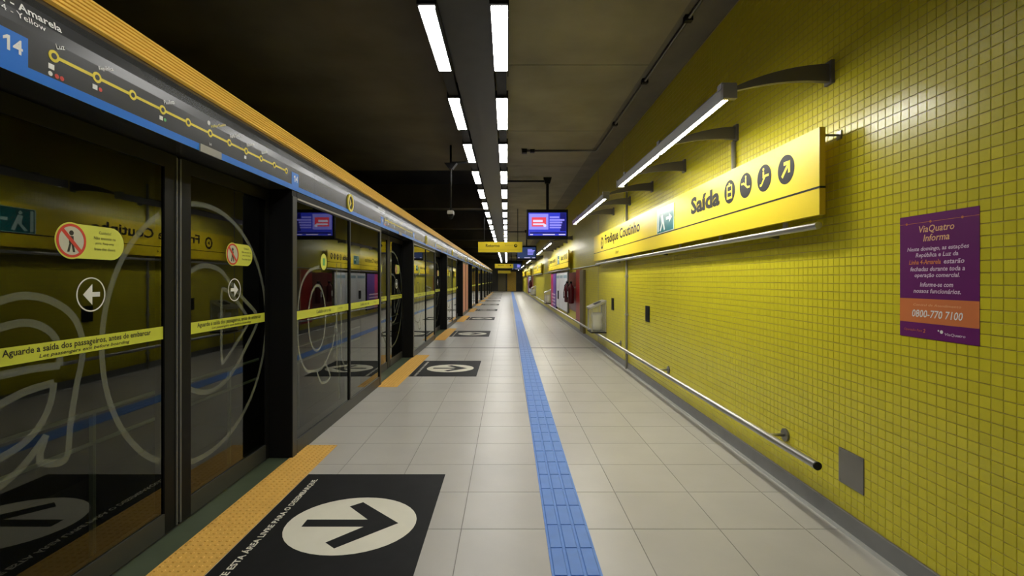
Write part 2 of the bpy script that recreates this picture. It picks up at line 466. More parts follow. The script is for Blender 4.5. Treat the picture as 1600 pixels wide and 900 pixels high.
gs = thing('guide_strip', (.345, 2.4, 0), 'blue ribbed tactile guide path running down the platform floor', 'guide path')
gs.rotation_euler.z = -.0052
gm = None
for i in range(-16, 232):
    if gm is None:
        b = MB().box(-.125, .125, .0008, .2492, 0, .004)
        o = bpy.data.objects.new('guide_tile', bpy.data.meshes.new('guide_tile'))
        o.data.from_pydata(b.v, [], b.f); o.data.materials.append(MAT['tactile_blue']); gm = o.data
        b2 = MB()
        for p in range(3):
            cx = -.08+.08*p
            b2.prism([(cx-.034, .004), (cx+.034, .004), (cx+.029, .008), (cx-.029, .008)], .006, .244)
        bar_me = bpy.data.meshes.new('raised_bars'); bar_me.from_pydata(b2.v, [], b2.f); bar_me.materials.append(MAT['tactile_blue'])
    else:
        o = bpy.data.objects.new('guide_tile', gm)
    o.parent = gs; o.location = (0, .25*i, 0); C.objects.link(o)
    if i < 60:
        q = bpy.data.objects.new('raised_bars', bar_me); q.parent = o; C.objects.link(q)

def sticker():
    s = thing('floor_sticker', (-.97, 2.96, 0), '', 'floor sticker', 'keep-clear stickers in front of the screen doors')
    f = Face((0, 0, .0005), (1, 0, 0), (0, 1, 0))
    MB().box(-1.478, -.458, 2.25, 3.67, 0, .0012).build('mat', 'sticker_black', s)
    flat(f, [disc(-.924, 2.932, .382, .344)], 'roundel', 'sticker_cream', s, .0007, .0012)
    c = 2.932
    flat(f, [[(-1.205, c-.043), (-.84, c-.043), (-.79, c), (-.84, c+.043), (-1.205, c+.043)],
             [(-.646, c), (-.935, c+.275), (-1.003, c+.215), (-.84, c+.043), (-.79, c)],
             [(-.79, c), (-.84, c-.043), (-1.0, c-.217), (-.931, c-.277), (-.646, c)]], 'arrow', 'sticker_black', s, .0012, .0017)
    text(ft, 'DEIXE ESTA ÁREA LIVRE PARA O DESEMBARQUE.', 2.285, 1.362, 'sticker_cream', s, width=1.29, height=.052, bold=.025, d=.0018)
    return s
ps = sticker()
for k in range(NMOD):
    o = ps if k == 0 else copy_tree(ps, dy=PER*k-.02)
    o['label'] = f'black floor sticker with a white arrow roundel before the {ORD[k]} screen door'

# ------------------------------------------------------------------ screen doors
XD = -1.94                     # glass face of sliding leaves
fd = Face((XD, 0, 0), (0, 1, 0), (0, 0, 1))
def pictogram(face, cu, cv, R, parent):
    r = flat(face, ring(cu, cv, R*.78, R*.92), 'red_ring', 'print_red', parent, .0012, .0022)
    pts = [disc(cu-.01*R, cv+.42*R, .14*R, seg=14), rect(cu-.16*R, cu+.12*R, cv-.15*R, cv+.25*R),
           [(cu-.14*R, cv-.15*R), (cu-.02*R, cv-.15*R), (cu-.14*R, cv-.62*R), (cu-.28*R, cv-.62*R)],
           [(cu-.02*R, cv-.15*R), (cu+.12*R, cv-.15*R), (cu+.22*R, cv-.62*R), (cu+.08*R, cv-.62*R)]]
    flat(face, pts, 'figure', 'print_black', parent, .0012, .0018)
    a = .62*R
    flat(face, [[(cu-a-.05*R, cv+a-.08*R), (cu-a+.09*R, cv+a+.06*R), (cu+a+.05*R, cv-a+.08*R), (cu+a-.09*R, cv-a-.06*R)]], 'slash', 'print_red', parent, .0018, .0024)
def capsule_sticker(face, cu, cv, parent, R=.082, ln=.30):
    pl = [(cu, cv-R*.95)]+[(cu+ln-.08+.08*math.sin(a), cv-R*.95*math.cos(a)) for a in [math.pi*i/12 for i in range(13)]]+[(cu, cv+R*.95)]
    s = flat(face, [pl], 'lean_sticker', 'sticker_lime', parent, 0, .001)
    flat(face, [disc(cu, cv, R*1.0)], 'lime_disc', 'sticker_lime', s, .0002, .0011)
    flat(face, [disc(cu, cv, R*.8)], 'white_disc', 'sensor_pale', s, .0002, .0013)
    pictogram(face, cu, cv, R, s)
    t0 = cu+R+.1
    for q, body in enumerate(('Cuidado!', 'Não encoste na', 'porta. Keep away', 'from the doors')):
        text(face, body, t0, cv+.042-.026*q, 'print_black', s, height=.014, align='CENTER', d=.002)
    return s
def arrow_sticker(face, cu, cv, d, parent):
    s = flat(face, ring(cu, cv, .0745, .080), 'arrow_sticker', 'print_white', parent, 0, .001)
    pl = [[(cu+d*.045, cv), (cu-d*.005, cv+.048), (cu-d*.005, cv-.048)], rect(cu-.048, cu+.0, cv-.011, cv+.011) if d > 0 else rect(cu, cu+.048, cv-.011, cv+.011)]
    flat(face, pl, 'arrow', 'print_white', s, 0, .0012)
def leaf(y0, y1, meet_right, name):
    s = thing('screen_door_leaf', (-1.96, (y0+y1)/2, 0), '', 'screen door', 'sliding leaves of the platform screen doors')
    a, b = (.05, .105) if meet_right else (.105, .05)
    MB().box(-1.985, -1.93, y0, y0+a, .012, 2.172).build('stile', 'frame_black', s)
    MB().box(-1.985, -1.93, y1-b, y1, .012, 2.172).build('stile', 'frame_black', s)
    MB().box(-1.985, -1.93, y0+a, y1-b, .012, .128).build('bottom_rail', 'rail_grey', s)
    MB().box(-1.985, -1.93, y0+a, y1-b, 2.09, 2.172).build('top_rail', 'frame_black', s)
    e = y1-.012 if meet_right else y0
    MB().box(-1.945, -1.924, e, e+.009, .02, 2.16).build('edge_seal', 'seal_grey', s)
    MB().box(-1.955, XD, y0+a, y1-b, .128, 2.09).build('glass', 'screen_glass', s)
    w = flat(fd, [rect(y0+a, y1-b, 1.115, 1.186)], 'warning_strip', 'strip_lime', s, 0, .001)
    tx, W = (1.892, .79) if meet_right else (3.085, .80)
    text(fd, 'Aguarde a saída dos passageiros, antes de embarcar', tx, 1.142, 'print_black', w, width=W, height=.036, bold=.016)
    text(fd, 'Let passengers exit before boarding', tx+W*.5, 1.121, 'print_black', w, width=W*.62, height=.02, shear=.2, align='CENTER', bold=.012)
    return s
lw = .032
LA = leaf(1.685, 2.885, True, 'a'); LB = leaf(2.905, 3.995, False, 'b')
capsule_sticker(fd, 2.195, 1.624, LA); capsule_sticker(fd, 3.485, 1.63, LB, ln=.27)
arrow_sticker(fd, 2.30, 1.381, -1, LA); arrow_sticker(fd, 3.51, 1.378, 1, LB)
def arc(cu, cv, r, a0, a1, n=40): return [(cu+r*math.cos(math.radians(a0+(a1-a0)*i/n)), cv+r*math.sin(math.radians(a0+(a1-a0)*i/n))) for i in range(n+1)]
cq = (3.163, 1.124)
strokes = []; strokes.append(ribbon(arc(*cq, .803, 120.8, 239.2), lw))
for pts in ([(1.84, 1.35), (1.886, 1.369), (1.986, 1.386), (2.098, 1.36), (2.197, 1.293), (2.247, 1.196), (2.25, 1.091), (2.223, .979), (2.19, .804), (2.178, .684), (2.146, .656), (2.075, .677), (2.046, .709), (2.075, .795)],
            [(1.84, 1.255), (1.886, 1.266), (1.986, 1.277), (2.075, 1.243), (2.128, 1.176), (2.14, 1.075)],
            [(1.84, .955), (1.886, .972), (1.986, .999), (2.11, 1.009)], [(2.11, 1.009), (2.092, .92), (2.041, .838), (1.966, .789), (1.886, .767), (1.84, .76)],
            [(1.84, .64), (1.886, .659), (1.976, .703), (2.075, .795)], [(2.14, 1.078), (2.008, 1.085), (1.886, 1.083), (1.84, 1.075)]):
    strokes.append(ribbon(smooth_path(pts), lw))
[flat(fd, q, 'frosted_outline', 'frosted_film', LA, 0, .0004) for q in strokes]
strokes = []; strokes.append(ribbon(arc(*cq, .803, 101, -101, 60), lw))
strokes.append(ribbon(smooth_path([(3.012, 1.498), (3.157, 1.541), (3.33, 1.514), (3.442, 1.439), (3.626, 1.312), (3.80, 1.20), (3.821, 1.14), (3.80, 1.08), (3.521, .824), (3.33, .731), (3.157, .728), (3.012, .783)]), lw))
strokes.append(ribbon(smooth_path([(3.375, 1.385), (3.481, 1.34), (3.68, 1.175), (3.68, 1.11), (3.395, .898), (3.352, .915), (3.348, 1.14), (3.350, 1.35)], True), lw*.85, True))
[flat(fd, q, 'frosted_outline', 'frosted_film', LB, 0, .0004) for q in strokes]

FX = -1.74
ff = Face((FX-.012, 0, 0), (0, 1, 0), (0, 0, 1))
def fixed_panel(salmon=False):
    y0, y1 = 4.02, 6.80
    s = thing('fixed_screen_panel', (-1.80, (y0+y1)/2, 0), '', 'screen panel', 'fixed panels between the screen doors')
    g = 'panel_salmon' if salmon else 'screen_glass'
    for a, b in ((y0-.02, y0+.07), (y1-.05, y1+.02)):
        MB().box(-2.01, FX-.004, a, b, 0, 2.176).build('jamb', 'frame_black', s)
        MB().box(FX-.004, FX+.004, a, b-.015, 0, 2.13).build('jamb_face', 'frame_grey', s)
    ym = 5.47
    MB().box(FX-.05, FX-.002, ym-.028, ym+.028, .12, 2.10).build('mullion', 'frame_black', s)
    MB().box(FX-.001, FX+.004, ym-.006, ym+.006, .12, 2.10).build('mullion_bead', 'frame_grey', s)
    MB().box(FX-.06, FX, y0+.07, y1-.05, 0, .12).build('plinth', 'rail_grey', s)
    MB().box(FX-.05, FX-.002, y0+.07, y1-.05, 2.10, 2.176).build('top_rail', 'frame_black', s)
    MB().box(FX-.001, FX+.004, y0+.07, y1-.05, 2.112, 2.126).build('top_bead', 'sensor_grey', s)
    for a, b in ((y0+.07, ym-.028), (ym+.028, y1-.05)):
        MB().box(FX-.025, FX-.012, a, b,   .12, 2.10).build('panel' if salmon else 'glass', g, s)
        if not salmon:
            wst = flat(ff, [rect(a, b, 1.115, 1.186)], 'warning_strip', 'strip_lime', s, 0, .001)
            text(ff, 'Cuidado com o vão', (a+b)/2-.05, 1.138, 'print_black', wst, height=.034, align='CENTER', bold=.01)
            text(ff, 'Mind the gap', (a+b)/2+.42, 1.142, 'print_black', wst, height=.022, align='CENTER', shear=.2)
    MB().box(-2.01, -1.99, y0+.07, y1-.05, 0, 2.17).build('rear_sheet', 'tunnel_dark', s) if salmon else None
    return s
FP = fixed_panel()
gd = flat(ff, [disc(4.714, 1.62, .078)], 'round_sticker', 'sticker_lime', FP, 0, .001)
flat(ff, [rect(4.69, 4.74, 1.585, 1.655)], 'sticker_mark', 'print_green', gd, .001, .0015)
strokes = []; strokes.append(ribbon(smooth_path([(4.60, 1.572), (4.356, 1.521), (4.204, 1.409), (4.145, 1.267), (4.13, 1.114), (4.135, .935), (4.185, .783), (4.294, .665), (4.42, .629), (4.659, .612), (4.847, .704), (4.987, .84), (5.071, 1.108), (5.028, 1.358)]), lw*.8))
strokes.append(ribbon([(4.556+.205*math.cos(a), 1.098+.30*math.sin(a)) for a in [2*math.pi*i/36 for i in range(36)]], lw*.8, True))
strokes.append(ribbon(smooth_path([(4.732, .667), (4.886, .486), (4.659, .477), (4.537, .621)], n=4), lw*.8))
strokes.append(ribbon([(5.07, 1.62), (5.08, .50)], lw*.7))
strokes.append(ribbon([(5.20, 1.62), (5.22, .62), (5.33, .50), (5.42, .52)], lw*.7))
[flat(ff, q, 'frosted_outline', 'frosted_film_pale', FP, 0, .0004) for q in strokes]
salmon = fixed_panel(True)
for k in range(-1, NMOD):
    deep = k >= 3
    sk = ('lean_sticker', 'arrow_sticker', 'round_sticker', 'lettering', 'frosted_outline') if deep else ()
    for src, side in ((LA, 'near'), (LB, 'far')):
        if k == -1 and side == 'near': continue
        o = src if k == 0 else copy_tree(src, dy=PER*k, skip=sk)
        if k == -1: o['label'] = 'sliding glass door leaf behind the camera position, beyond the picture edge'
        else: o['label'] = f'dark glass sliding leaf on the {side} side of the {ORD[k]} screen door'
    if k == 3:
        salmon.location.y += PER*3; o = salmon
        o['label'] = 'salmon pink solid panel between the fourth and fifth screen doors'
    else:
        o = FP if k == 0 else copy_tree(FP, dy=PER*k, skip=sk)
        o['label'] = 'fixed dark glass panel before the nearest screen door' if k == -1 else f'fixed dark glass panel beyond the {ORD[k]} screen door'
for k in range(NMOD):
    tag(MB().box(-1.93, -1.765, 1.68+PER*k, 3.998+PER*k, -.002, .0035).build('door_threshold', 'threshold'), f'greenish metal threshold plate at the foot of the {ORD[k]} screen door', 'threshold', 'threshold plates of the screen doors')

# header above the doors
PROF = [(FX, 2.18), (FX, 2.36), (FX-.006, 2.41), (FX-.02, 2.462), (FX-.042, 2.505), (FX-.06, 2.53), (-2.02, 2.53), (-2.02, 2.18)]
fh = Face((FX, 0, 0), (0, 1, 0), (0, 0, 1))
fh2 = Face((FX-.001, 0, 2.375), (0, 1, 0), (-.012, 0, .06))
def map_fascia():
    s = thing('map_fascia', (-1.86, DOOR, 2.18), '', 'header panel', 'line map panels over the screen doors')
    MB().prism(PROF, 1.315, 4.463).build('panel', 'fascia_grey', s)
    bl = flat(fh, [rect(1.315, 2.785, 2.181, 2.221), rect(2.995, 4.463, 2.181, 2.221), rect(1.66, 1.79, 2.221, 2.325), rect(3.985, 4.115, 2.221, 2.325)], 'blue_band', 'map_blue', s, 0, .001)
    for u in (1.70, 4.025):
        flat(fh, [[(u+.014, 2.252), (u+.024, 2.252), (u+.024, 2.304), (u+.014, 2.304)], [(u+.014, 2.304), (u, 2.293), (u, 2.283), (u+.014, 2.291)]], 'numeral', 'print_white', bl, .001, .002)
        text(fh, '4', u+.034, 2.252, 'print_white', bl, height=.052, bold=.02, name='numeral')
    MB().box(FX-.002, FX+.008, 2.787, 2.993, 2.178, 2.221).build('sensor', 'sensor_grey', s)
    ln = flat(fh, [rect(1.9, 3.88, 2.301, 2.314)], 'map_line', 'map_yellow', s, 0, .0012)
    names = {0: 'Luz', 1: 'República', 3: 'Paulista', 5: 'Fradique Coutinho', 6: 'Faria Lima', 7: 'Pinheiros', 8: 'Butantã'}
    for i in range(11):
        u = 1.892+.1993*i
        r = flat(fh, [disc(u, 2.308, .0225, seg=24)], 'station_ring', 'map_yellow', s, 0, .002)
        flat(fh, [disc(u, 2.308, .0115, seg=20)], 'ring_centre', 'fascia_grey', r, 0, .0028)
        if i in names:
            text(fh, names[i], u+.012, 2.34, 'map_yellow' if i == 5 else 'print_white', s, height=.02, rot=.36, bold=.01)
    flat(fh, [disc(1.892+.1993*5-.012, 2.365, .013, seg=16)], 'location_pin', 'print_white', s, 0, .001)
    for i, cs in ((0, 'w'), (1, 'wr'), (3, 'wg'), (7, 'w')):
        u = 1.892+.1993*i
        flat(fh, [rect(u-.022, u+.002, 2.254, 2.274)], 'interchange_mark', 'print_white', s, 0, .001)
        if len(cs) > 1: flat(fh, [disc(u+.018, 2.263, .009, seg=12)], 'interchange_mark', 'print_red' if cs[1] == 'r' else 'print_green', s, 0, .001)
    flat(fh, [disc(1.878, 2.236, .009, seg=12)], 'interchange_mark', 'print_white', s, 0, .001)
    flat(fh, [disc(1.905, 2.236, .009, seg=12), disc(1.927, 2.236, .009, seg=12)], 'interchange_mark', 'print_red', s, 0, .001)
    text(fh, '14', DOOR, 2.236, 'print_white', s, height=.016, align='CENTER')
    text(fh2, 'Linha 4 - Amarela', 1.935, .042, 'print_white', s, width=.36, height=.03, align='RIGHT', bold=.02, d=.003)
    text(fh2, 'Line 4 - Yellow', 1.862, .010, 'print_white', s, width=.24, height=.023, align='RIGHT', d=.003)
    return s
def logo_fascia():
    s = thing('logo_fascia', (-1.86, 5.465, 2.18), '', 'header panel', 'plain header panels between the line maps')
    MB().prism(PROF, 4.466, 6.462).build('panel', 'fascia_grey', s)
    flat(fh, [rect(4.466, 6.462, 2.181, 2.221)], 'blue_band', 'map_blue', s, 0, .001)
    r = flat(fh, ring(5.465, 2.30, .072, .098), 'logo_ring', 'map_yellow', s, .0, .012)
    flat(fh, [disc(5.465, 2.30, .073)], 'logo_disc', 'print_black', s, 0, .004)
    flat(fh, [[(5.43, 2.35), (5.50, 2.30), (5.43, 2.25), (5.455, 2.30)]], 'logo_mark', 'map_yellow', s, .004, .008)
    return s
MF, LF = map_fascia(), logo_fascia()
for k in range(-1, NMOD):
    sk = ('lettering', 'interchange_mark', 'location_pin', 'ring_centre') if k >= 3 else ()
    if k >= 0:
        o = MF if k == 0 else copy_tree(MF, dy=PER*k, skip=sk)
        o['label'] = f'dark glossy header panel with yellow line map above the {ORD[k]} screen door'
    o = LF if k == 0 else copy_tree(LF, dy=PER*k)
    o['label'] = 'dark header panel with yellow ring logo before the nearest screen door' if k == -1 else f'dark header panel with yellow ring logo just beyond the {ORD[k]} line map'

rb = thing('ribbed_band', (-1.83, 28, 2.53), 'long amber ribbed metal band along the top of the screen doors', 'metal band')
P0, P1 = Vector((FX-.06, 2.534)), Vector((FX-.165, 2.722)); dv = (P1-P0); nv = Vector((dv.y, -dv.x)).normalized()
MB().prism([tuple(P0), tuple(P1), (-2.02, 2.722), (-2.02, 2.534)], YB, YE-.5).build('backing', 'amber_dark', rb)
for i in range(7):
    a = P0+dv*(i+.05)/7; b = P0+dv*(i+.80)/7; c = P0+dv*(i+.14)/7+nv*.016; d = P0+dv*(i+.70)/7+nv*.016
    MB().prism([tuple(a), tuple(c), tuple(d), tuple(b)], YB, YE-.5).build('rib', 'amber', rb)

# ------------------------------------------------------------------ ceiling duct and luminaires
du = tag(MB().box(-.53, -.135, YB, YE, 3.56, ZC).build('ceiling_duct', 'duct_metal'), 'dark metal duct running along the ceiling between the light rows', 'duct')
def ceiling_light(x0, x1, y0):
    s = thing('ceiling_light', ((x0+x1)/2, y0+.58, 3.53), '', 'ceiling light', 'tube lights in two rows along the ceiling')
    b = MB().box(x0-.01, x0, y0-.03, y0+1.19, 3.533, 3.60).box(x1, x1+.01, y0-.03, y0+1.19, 3.533, 3.60).box(x0, x1, y0-.03, y0, 3.533, 3.60).box(x0, x1, y0+1.16, y0+1.19, 3.533, 3.60).box(x0-.01, x1+.01, y0-.03, y0+1.19, 3.60, 3.615)
    b.build('housing', 'black_metal', s)
    for xx in (x1,): MB().box(xx, xx+.01, y0-.03, y0+1.19, 3.485, 3.533).build('added_light_shield', 'black_metal', s)  # shield added on the wall side to keep light off the upper wall
    MB().box(x0, x1, y0, y0+1.16, 3.53, 3.56).build('diffuser', 'lens_ceiling', s)
    MB().box((x0+x1)/2-.03, (x0+x1)/2+.03, y0+.25, y0+.31, 3.615, ZC).build('hanger', 'black_metal', s)
    MB().box((x0+x1)/2-.03, (x0+x1)/2+.03, y0+.85, y0+.91, 3.615, ZC).build('hanger', 'black_metal', s)
    MB().box(x0+.01, x1-.01, y0+1.19, y0+1.19+.70, 3.555, 3.605).build('wireway', 'black_metal', s)
    return s
for row, (x0, x1) in (('left', (-.674, -.543)), ('right', (-.122, .006))):
    pr = None; idx = 0
    for i in range(-5, 29):
        yy = 3.75+1.92*i
        if pr is None: pr = ceiling_light(x0, x1, yy); base = yy; o = pr
        else: o = copy_tree(pr, dy=yy-base)
        if i < 0:
            o['label'] = f'white tube light in the {row} ceiling row, {["", "just above", "first behind", "second behind", "third behind", "fourth behind"][-i]} the camera position'
        else:
            o['label'] = f'{ORD[idx]} white tube light in the {row} ceiling row' if idx else f'nearest white tube light in the {row} ceiling row'; idx += 1

# ------------------------------------------------------------------ wall lamps on arms
def wall_lamp(y0, y1, arms):
    s = thing('wall_lamp', (XW, (y0+y1)/2, 2.5), '', 'wall lamp', 'lamps on curved arms above the yellow signs')
    cx, cz = 1.325, 2.545
    MB().prism([(cx-.036, cz-.018), (cx-.036, cz+.055), (cx-.024, cz+.072), (cx+.034, cz+.072), (cx+.036, cz+.01), (cx+.030, cz+.01), (cx-.030, cz+.0), (cx-.030, cz-.018)], y0, y1).build('housing', 'lamp_grey', s)
    ym = (y0+y1)/2
    for a, b in ((y0+.04, ym-.04), (ym+.04, y1-.04)):
        MB().prism([(cx-.029, cz+.001), (cx+.030, cz+.011), (cx+.031, cz+.005), (cx-.029, cz-.006)], a, b).build('diffuser', 'lens_wall', s)
    for a in (y0, y1-.03): MB().box(cx-.036, cx+.048, a-.004, a+.034, cz-.012, cz+.074).build('end_cap', 'lamp_grey', s)
    for ya in arms:
        top = []; bot = []
        for i in range(15):
            t = i/14; x = XW-.02-(XW-.02-cx-.03)*t
            zt = 2.75-.02*t-.125*t*t; th = .088*(1-t)**.8+.02
            top.append((x, zt)); bot.append((x, zt-th))
        b = MB()
        for i in range(14): b.prism([top[i], top[i+1], bot[i+1], bot[i]], ya-.016, ya+.016)
        ar = b.build('arm', 'arm_grey', s)
        MB().box(XW-.02, XW, ya-.035, ya+.035, 2.628, 2.768).build('flange', 'arm_grey', ar)
        MB().box(cx-.04, cx+.05, ya-.03, ya+.03, cz+.05, cz+.085).build('clamp', 'lamp_grey', ar)
    return s
w1 = wall_lamp(2.94, 5.80, (2.98, 4.2, 5.42)); w2 = wall_lamp(6.60, 9.72, (6.62, 7.82, 9.02))
w1['label'] = 'nearest grey wall lamp with lit tube above the Saída sign'
w2['label'] = 'second grey wall lamp with lit tube above the station name end of the sign'
WP = 11.75
for k in range(1, 5):
    for src, nm in ((w1, 'near'), (w2, 'far')):
        o = copy_tree(src, dy=WP*k); o['label'] = f'grey wall lamp over the {nm} half of the {ORD[k]} yellow wall sign'
for k, (yy, z0, z1) in enumerate(((4.215, 2.0, 2.63), (7.98, 0, 3.0))):
    s = thing('wall_conduit', (XW-.02, yy, z0), ('short upright conduit from lamp arm down behind the sign', 'tall grey conduit pipe running up the mosaic wall from the floor')[k], 'conduit')
    MB().tube([(XW-.022, yy, z0), (XW-.022, yy, z1)], .018).build('pipe', 'conduit_grey', s, True)
    z = z0+.25
    while z < z1-.1:
        MB().box(XW-.045, XW, yy-.027, yy+.027, z, z+.03).build('clip', 'conduit_grey', s); z += .62

# ------------------------------------------------------------------ big yellow station sign
SX = 1.82
fs = Face((SX, 0, 0), (0, -1, 0), (0, 0, 1))      # u = -Y
def icon(face, u, v, kind, parent, R=.095):
    d = flat(face, [disc(u, v, R)], 'icon_disc', 'sign_black', parent, 0, .0015)
    r = R
    if kind == 'arrow':
        g = [[(u-.55*r, v-.38*r), (u-.38*r, v-.55*r), (u+.35*r, v+.18*r), (u+.18*r, v+.35*r)], rect(u-.25*r, u+.52*r, v+.30*r, v+.54*r), rect(u+.28*r, u+.52*r, v-.28*r, v+.54*r)]
    elif kind == 'train':
        g = [rect(u-.42*r, u+.42*r, v-.08*r, v+.08*r), rect(u-.5*r, u-.36*r, v-.5*r, v+.55*r), rect(u+.36*r, u+.5*r, v-.5*r, v+.55*r), rect(u-.4*r, u+.4*r, v+.45*r, v+.6*r), rect(u-.5*r, u+.5*r, v-.62*r, v-.42*r), rect(u-.12*r, u+.12*r, v+.6*r, v+.75*r)]
    elif kind == 'lift':
        g = [ [(u-.6*r, v-.55*r), (u-.35*r, v-.55*r), (u+.2*r, v+.05*r), (u+.65*r, v+.05*r), (u+.65*r, v+.22*r), (u+.1*r, v+.22*r), (u-.4*r, v-.38*r), (u-.6*r, v-.38*r)], rect(u-.18*r, u+.02*r, v+.0*r, v+.5*r), disc(u-.08*r, v+.66*r, .12*r, seg=12)]
    else:
        g = [[(u-.7*r, v+.12*r), (u-.3*r, v+.12*r), (u+.3*r, v-.28*r), (u+.7*r, v-.28*r), (u+.7*r, v-.12*r), (u+.34*r, v-.12*r), (u-.26*r, v+.28*r), (u-.7*r, v+.28*r)], rect(u-.05*r, u+.15*r, v-.0*r, v+.55*r), disc(u+.05*r, v+.68*r, .11*r, seg=12)]
    flat(face, g, 'icon_mark', 'sign_yellow', d, .0015, .0025)
def station_sign():
    s = thing('station_sign', (SX+.017, 6.6, 1.83), '', 'wall sign', 'long yellow signs along the mosaic wall')
    MB().box(SX, SX+.034, 2.872, 10.30, 1.83, 2.34).build('panel', 'sign_yellow', s)
    MB().box(SX-.0005, SX+.0345, 2.868, 2.872, 1.83, 2.34).build('end_plate', 'sign_side', s)
    MB().box(SX-.0012, SX+.0352, 2.8665, 10.302, 1.984, 1.996).build('line', 'sign_black', s)
    text(fs, 'Saída', -4.87, 2.088, 'sign_black', s, width=.66, bold=.04, height=.165)
    text(fs, 'Exit', -4.62, 2.025, 'sign_side', s, height=.035)
    for yy, kd in ((4.026, 'train'), (3.756, 'stairs'), (3.485, 'lift'), (3.213, 'arrow')): icon(fs, -yy, 2.168, kd, s)
    text(fs, 'Fradique Coutinho', -9.14, 2.062, 'sign_black', s, width=2.40, height=.215, bold=.025)
    text(fs, 'Linha 4', -8.25, 1.885, 'sign_black', s, height=.055)
    flat(fs, ring(-9.42, 2.15, .075, .115), 'logo_ring', 'sign_black', s, 0, .0015)
    flat(fs, [disc(-9.42, 2.15, .075)], 'logo_disc', 'sign_yellow', s, 0, .001)
    flat(fs, [[(-9.46, 2.19), (-9.38, 2.15), (-9.46, 2.11), (-9.44, 2.15)]], 'logo_mark', 'sign_black', s, 0, .002)
    p = flat(fs, [rect(-5.96, -5.36, 1.998, 2.292)], 'exit_placard', 'exit_teal', s, 0, .004)
    flat(fs, [rect(-5.96, -5.36, 2.285, 2.292), rect(-5.96, -5.36, 1.998, 2.005), rect(-5.96, -5.945, 1.998, 2.292), rect(-5.375, -5.36, 1.998, 2.292)], 'placard_border', 'exit_pale', p, .004, .005)
    flat(fs, [rect(-5.62, -5.50, 2.13, 2.165), [(-5.52, 2.20), (-5.42, 2.147), (-5.52, 2.09)]], 'arrow', 'exit_pale', p, .004, .005)
    flat(fs, [disc(-5.77, 2.235, .022, seg=14), [(-5.80, 2.20), (-5.74, 2.21), (-5.70, 2.12), (-5.78, 2.10)], [(-5.78, 2.11), (-5.74, 2.11), (-5.82, 2.02), (-5.86, 2.03)], [(-5.74, 2.11), (-5.70, 2.12), (-5.66, 2.03), (-5.70, 2.02)], rect(-5.93, -5.89, 2.02, 2.27)], 'running_figure', 'exit_pale', p, .004, .005)
    for yy in (2.90, 5.2, 7.6, 9.9):
        b = MB().tube([(SX+.03, yy, 2.30), (XW, yy, 2.30)], .007, 8).box(XW-.008, XW, yy-.02, yy+.02, 2.275, 2.325)
        b.build('bracket', 'steel_dark', s)
    return s
S0 = station_sign(); S0['label'] = 'nearest long yellow sign reading Saída and Fradique Coutinho on the mosaic wall'
for k in range(1, 5):
    o = copy_tree(S0, dy=WP*k); o['label'] = f'{ORD[k]} long yellow station sign along the mosaic wall'
def sign_tube():
    s = thing('steel_tube', (1.862, 6.6, 1.75), '', 'steel tube', 'steel tubes beneath the yellow signs')
    MB().tube([(1.865, 2.95, 1.775), (1.865, 10.28, 1.775)], .022, 14).build('tube', 'steel', s, True)
    for yy in (3.3, 4.3, 5.3, 6.3, 7.3, 8.3, 9.3):
        MB().box(1.858, 1.872, yy-.02, yy+.02, 1.79, 1.829).build('clip', 'steel', s)
    for yy in (3.55, 6.0, 8.5):
        MB().tube([(1.865, yy, 1.765), (XW-.003, yy, 1.755)], .012, 8).build('stay', 'steel_dark', s, True)
    return s
T0 = sign_tube(); T0['label'] = 'polished steel tube just below the nearest yellow sign'
for k in range(1, 5):
    o = copy_tree(T0, dy=WP*k); o['label'] = f'polished steel tube just below the {ORD[k]} yellow sign'
for k in range(4):
    b = MB().tube([(XW-.014, 10.35+WP*k, 1.765), (XW-.014, 14.6+WP*k, 1.765)], .013, 8)
    s = tag(b.build('cable_conduit', 'conduit_grey'), f'thin conduit on the wall between the {ORD[k]} and {ORD[k+1]} yellow signs', 'conduit', 'conduits between the signs')

# ------------------------------------------------------------------ low rail along the wall
hr = thing('wall_rail', (1.80, 12, .3), 'low polished steel rail on brackets along the foot of the mosaic wall', 'rail')
MB().tube([(1.80, 2.86, .37), (1.80, 40, .37)], .024, 16).build('rail', 'steel', hr, True)
MB().tube([(1.80, 2.852, .37), (1.80, 2.861, .37)], .0245, 16).build('end_plug', 'black_metal', hr)
for i in range(15):
    yy = 3.46+2.5*i
    br = MB().tube([(1.80, yy, .365), (1.86, yy, .36), (XW-.012, yy, .36)], .011, 10).build('bracket', 'steel', hr, True)
    MB().tube([(XW-.014, yy, .36), (XW, yy, .36)], .045, 18).build('flange', 'steel_dark', br)

# ------------------------------------------------------------------ poster, cover plate, slots
po = thing('poster', (XW, 2.248, 1.174), 'purple and orange notice poster stuck on the yellow mosaic wall', 'poster')
px = XW-.0015
fp = Face((px-.0005, 2.248, 1.174), (0, -1, 0), (0, 0, 1)); PWH = .2065; PH = .583
MB().box(px-.0005, XW, 2.248-PWH, 2.248+PWH, 1.174, 1.174+PH).build('sheet', 'poster_purple', po)
flat(fp, [rect(-PWH, PWH, .072, .186)], 'orange_band', 'poster_orange', po, 0, .0004)
flat(fp, [rect(-PWH, PWH, PH-.0385, PH-.0365)]+[disc(u, PH-.0375, .006, seg=12) for u in (-.165, -.03, .13)], 'header_line', 'poster_orange', po, 0, .0005)
text(fp, 'ViaQuatro', .0, .492, 'poster_cream', po, height=.038, align='CENTER', shear=.2, bold=.012, d=.0008)
text(fp, 'Informa', .0, .455, 'poster_cream', po, height=.032, align='CENTER', shear=.2, bold=.012, d=.0008)
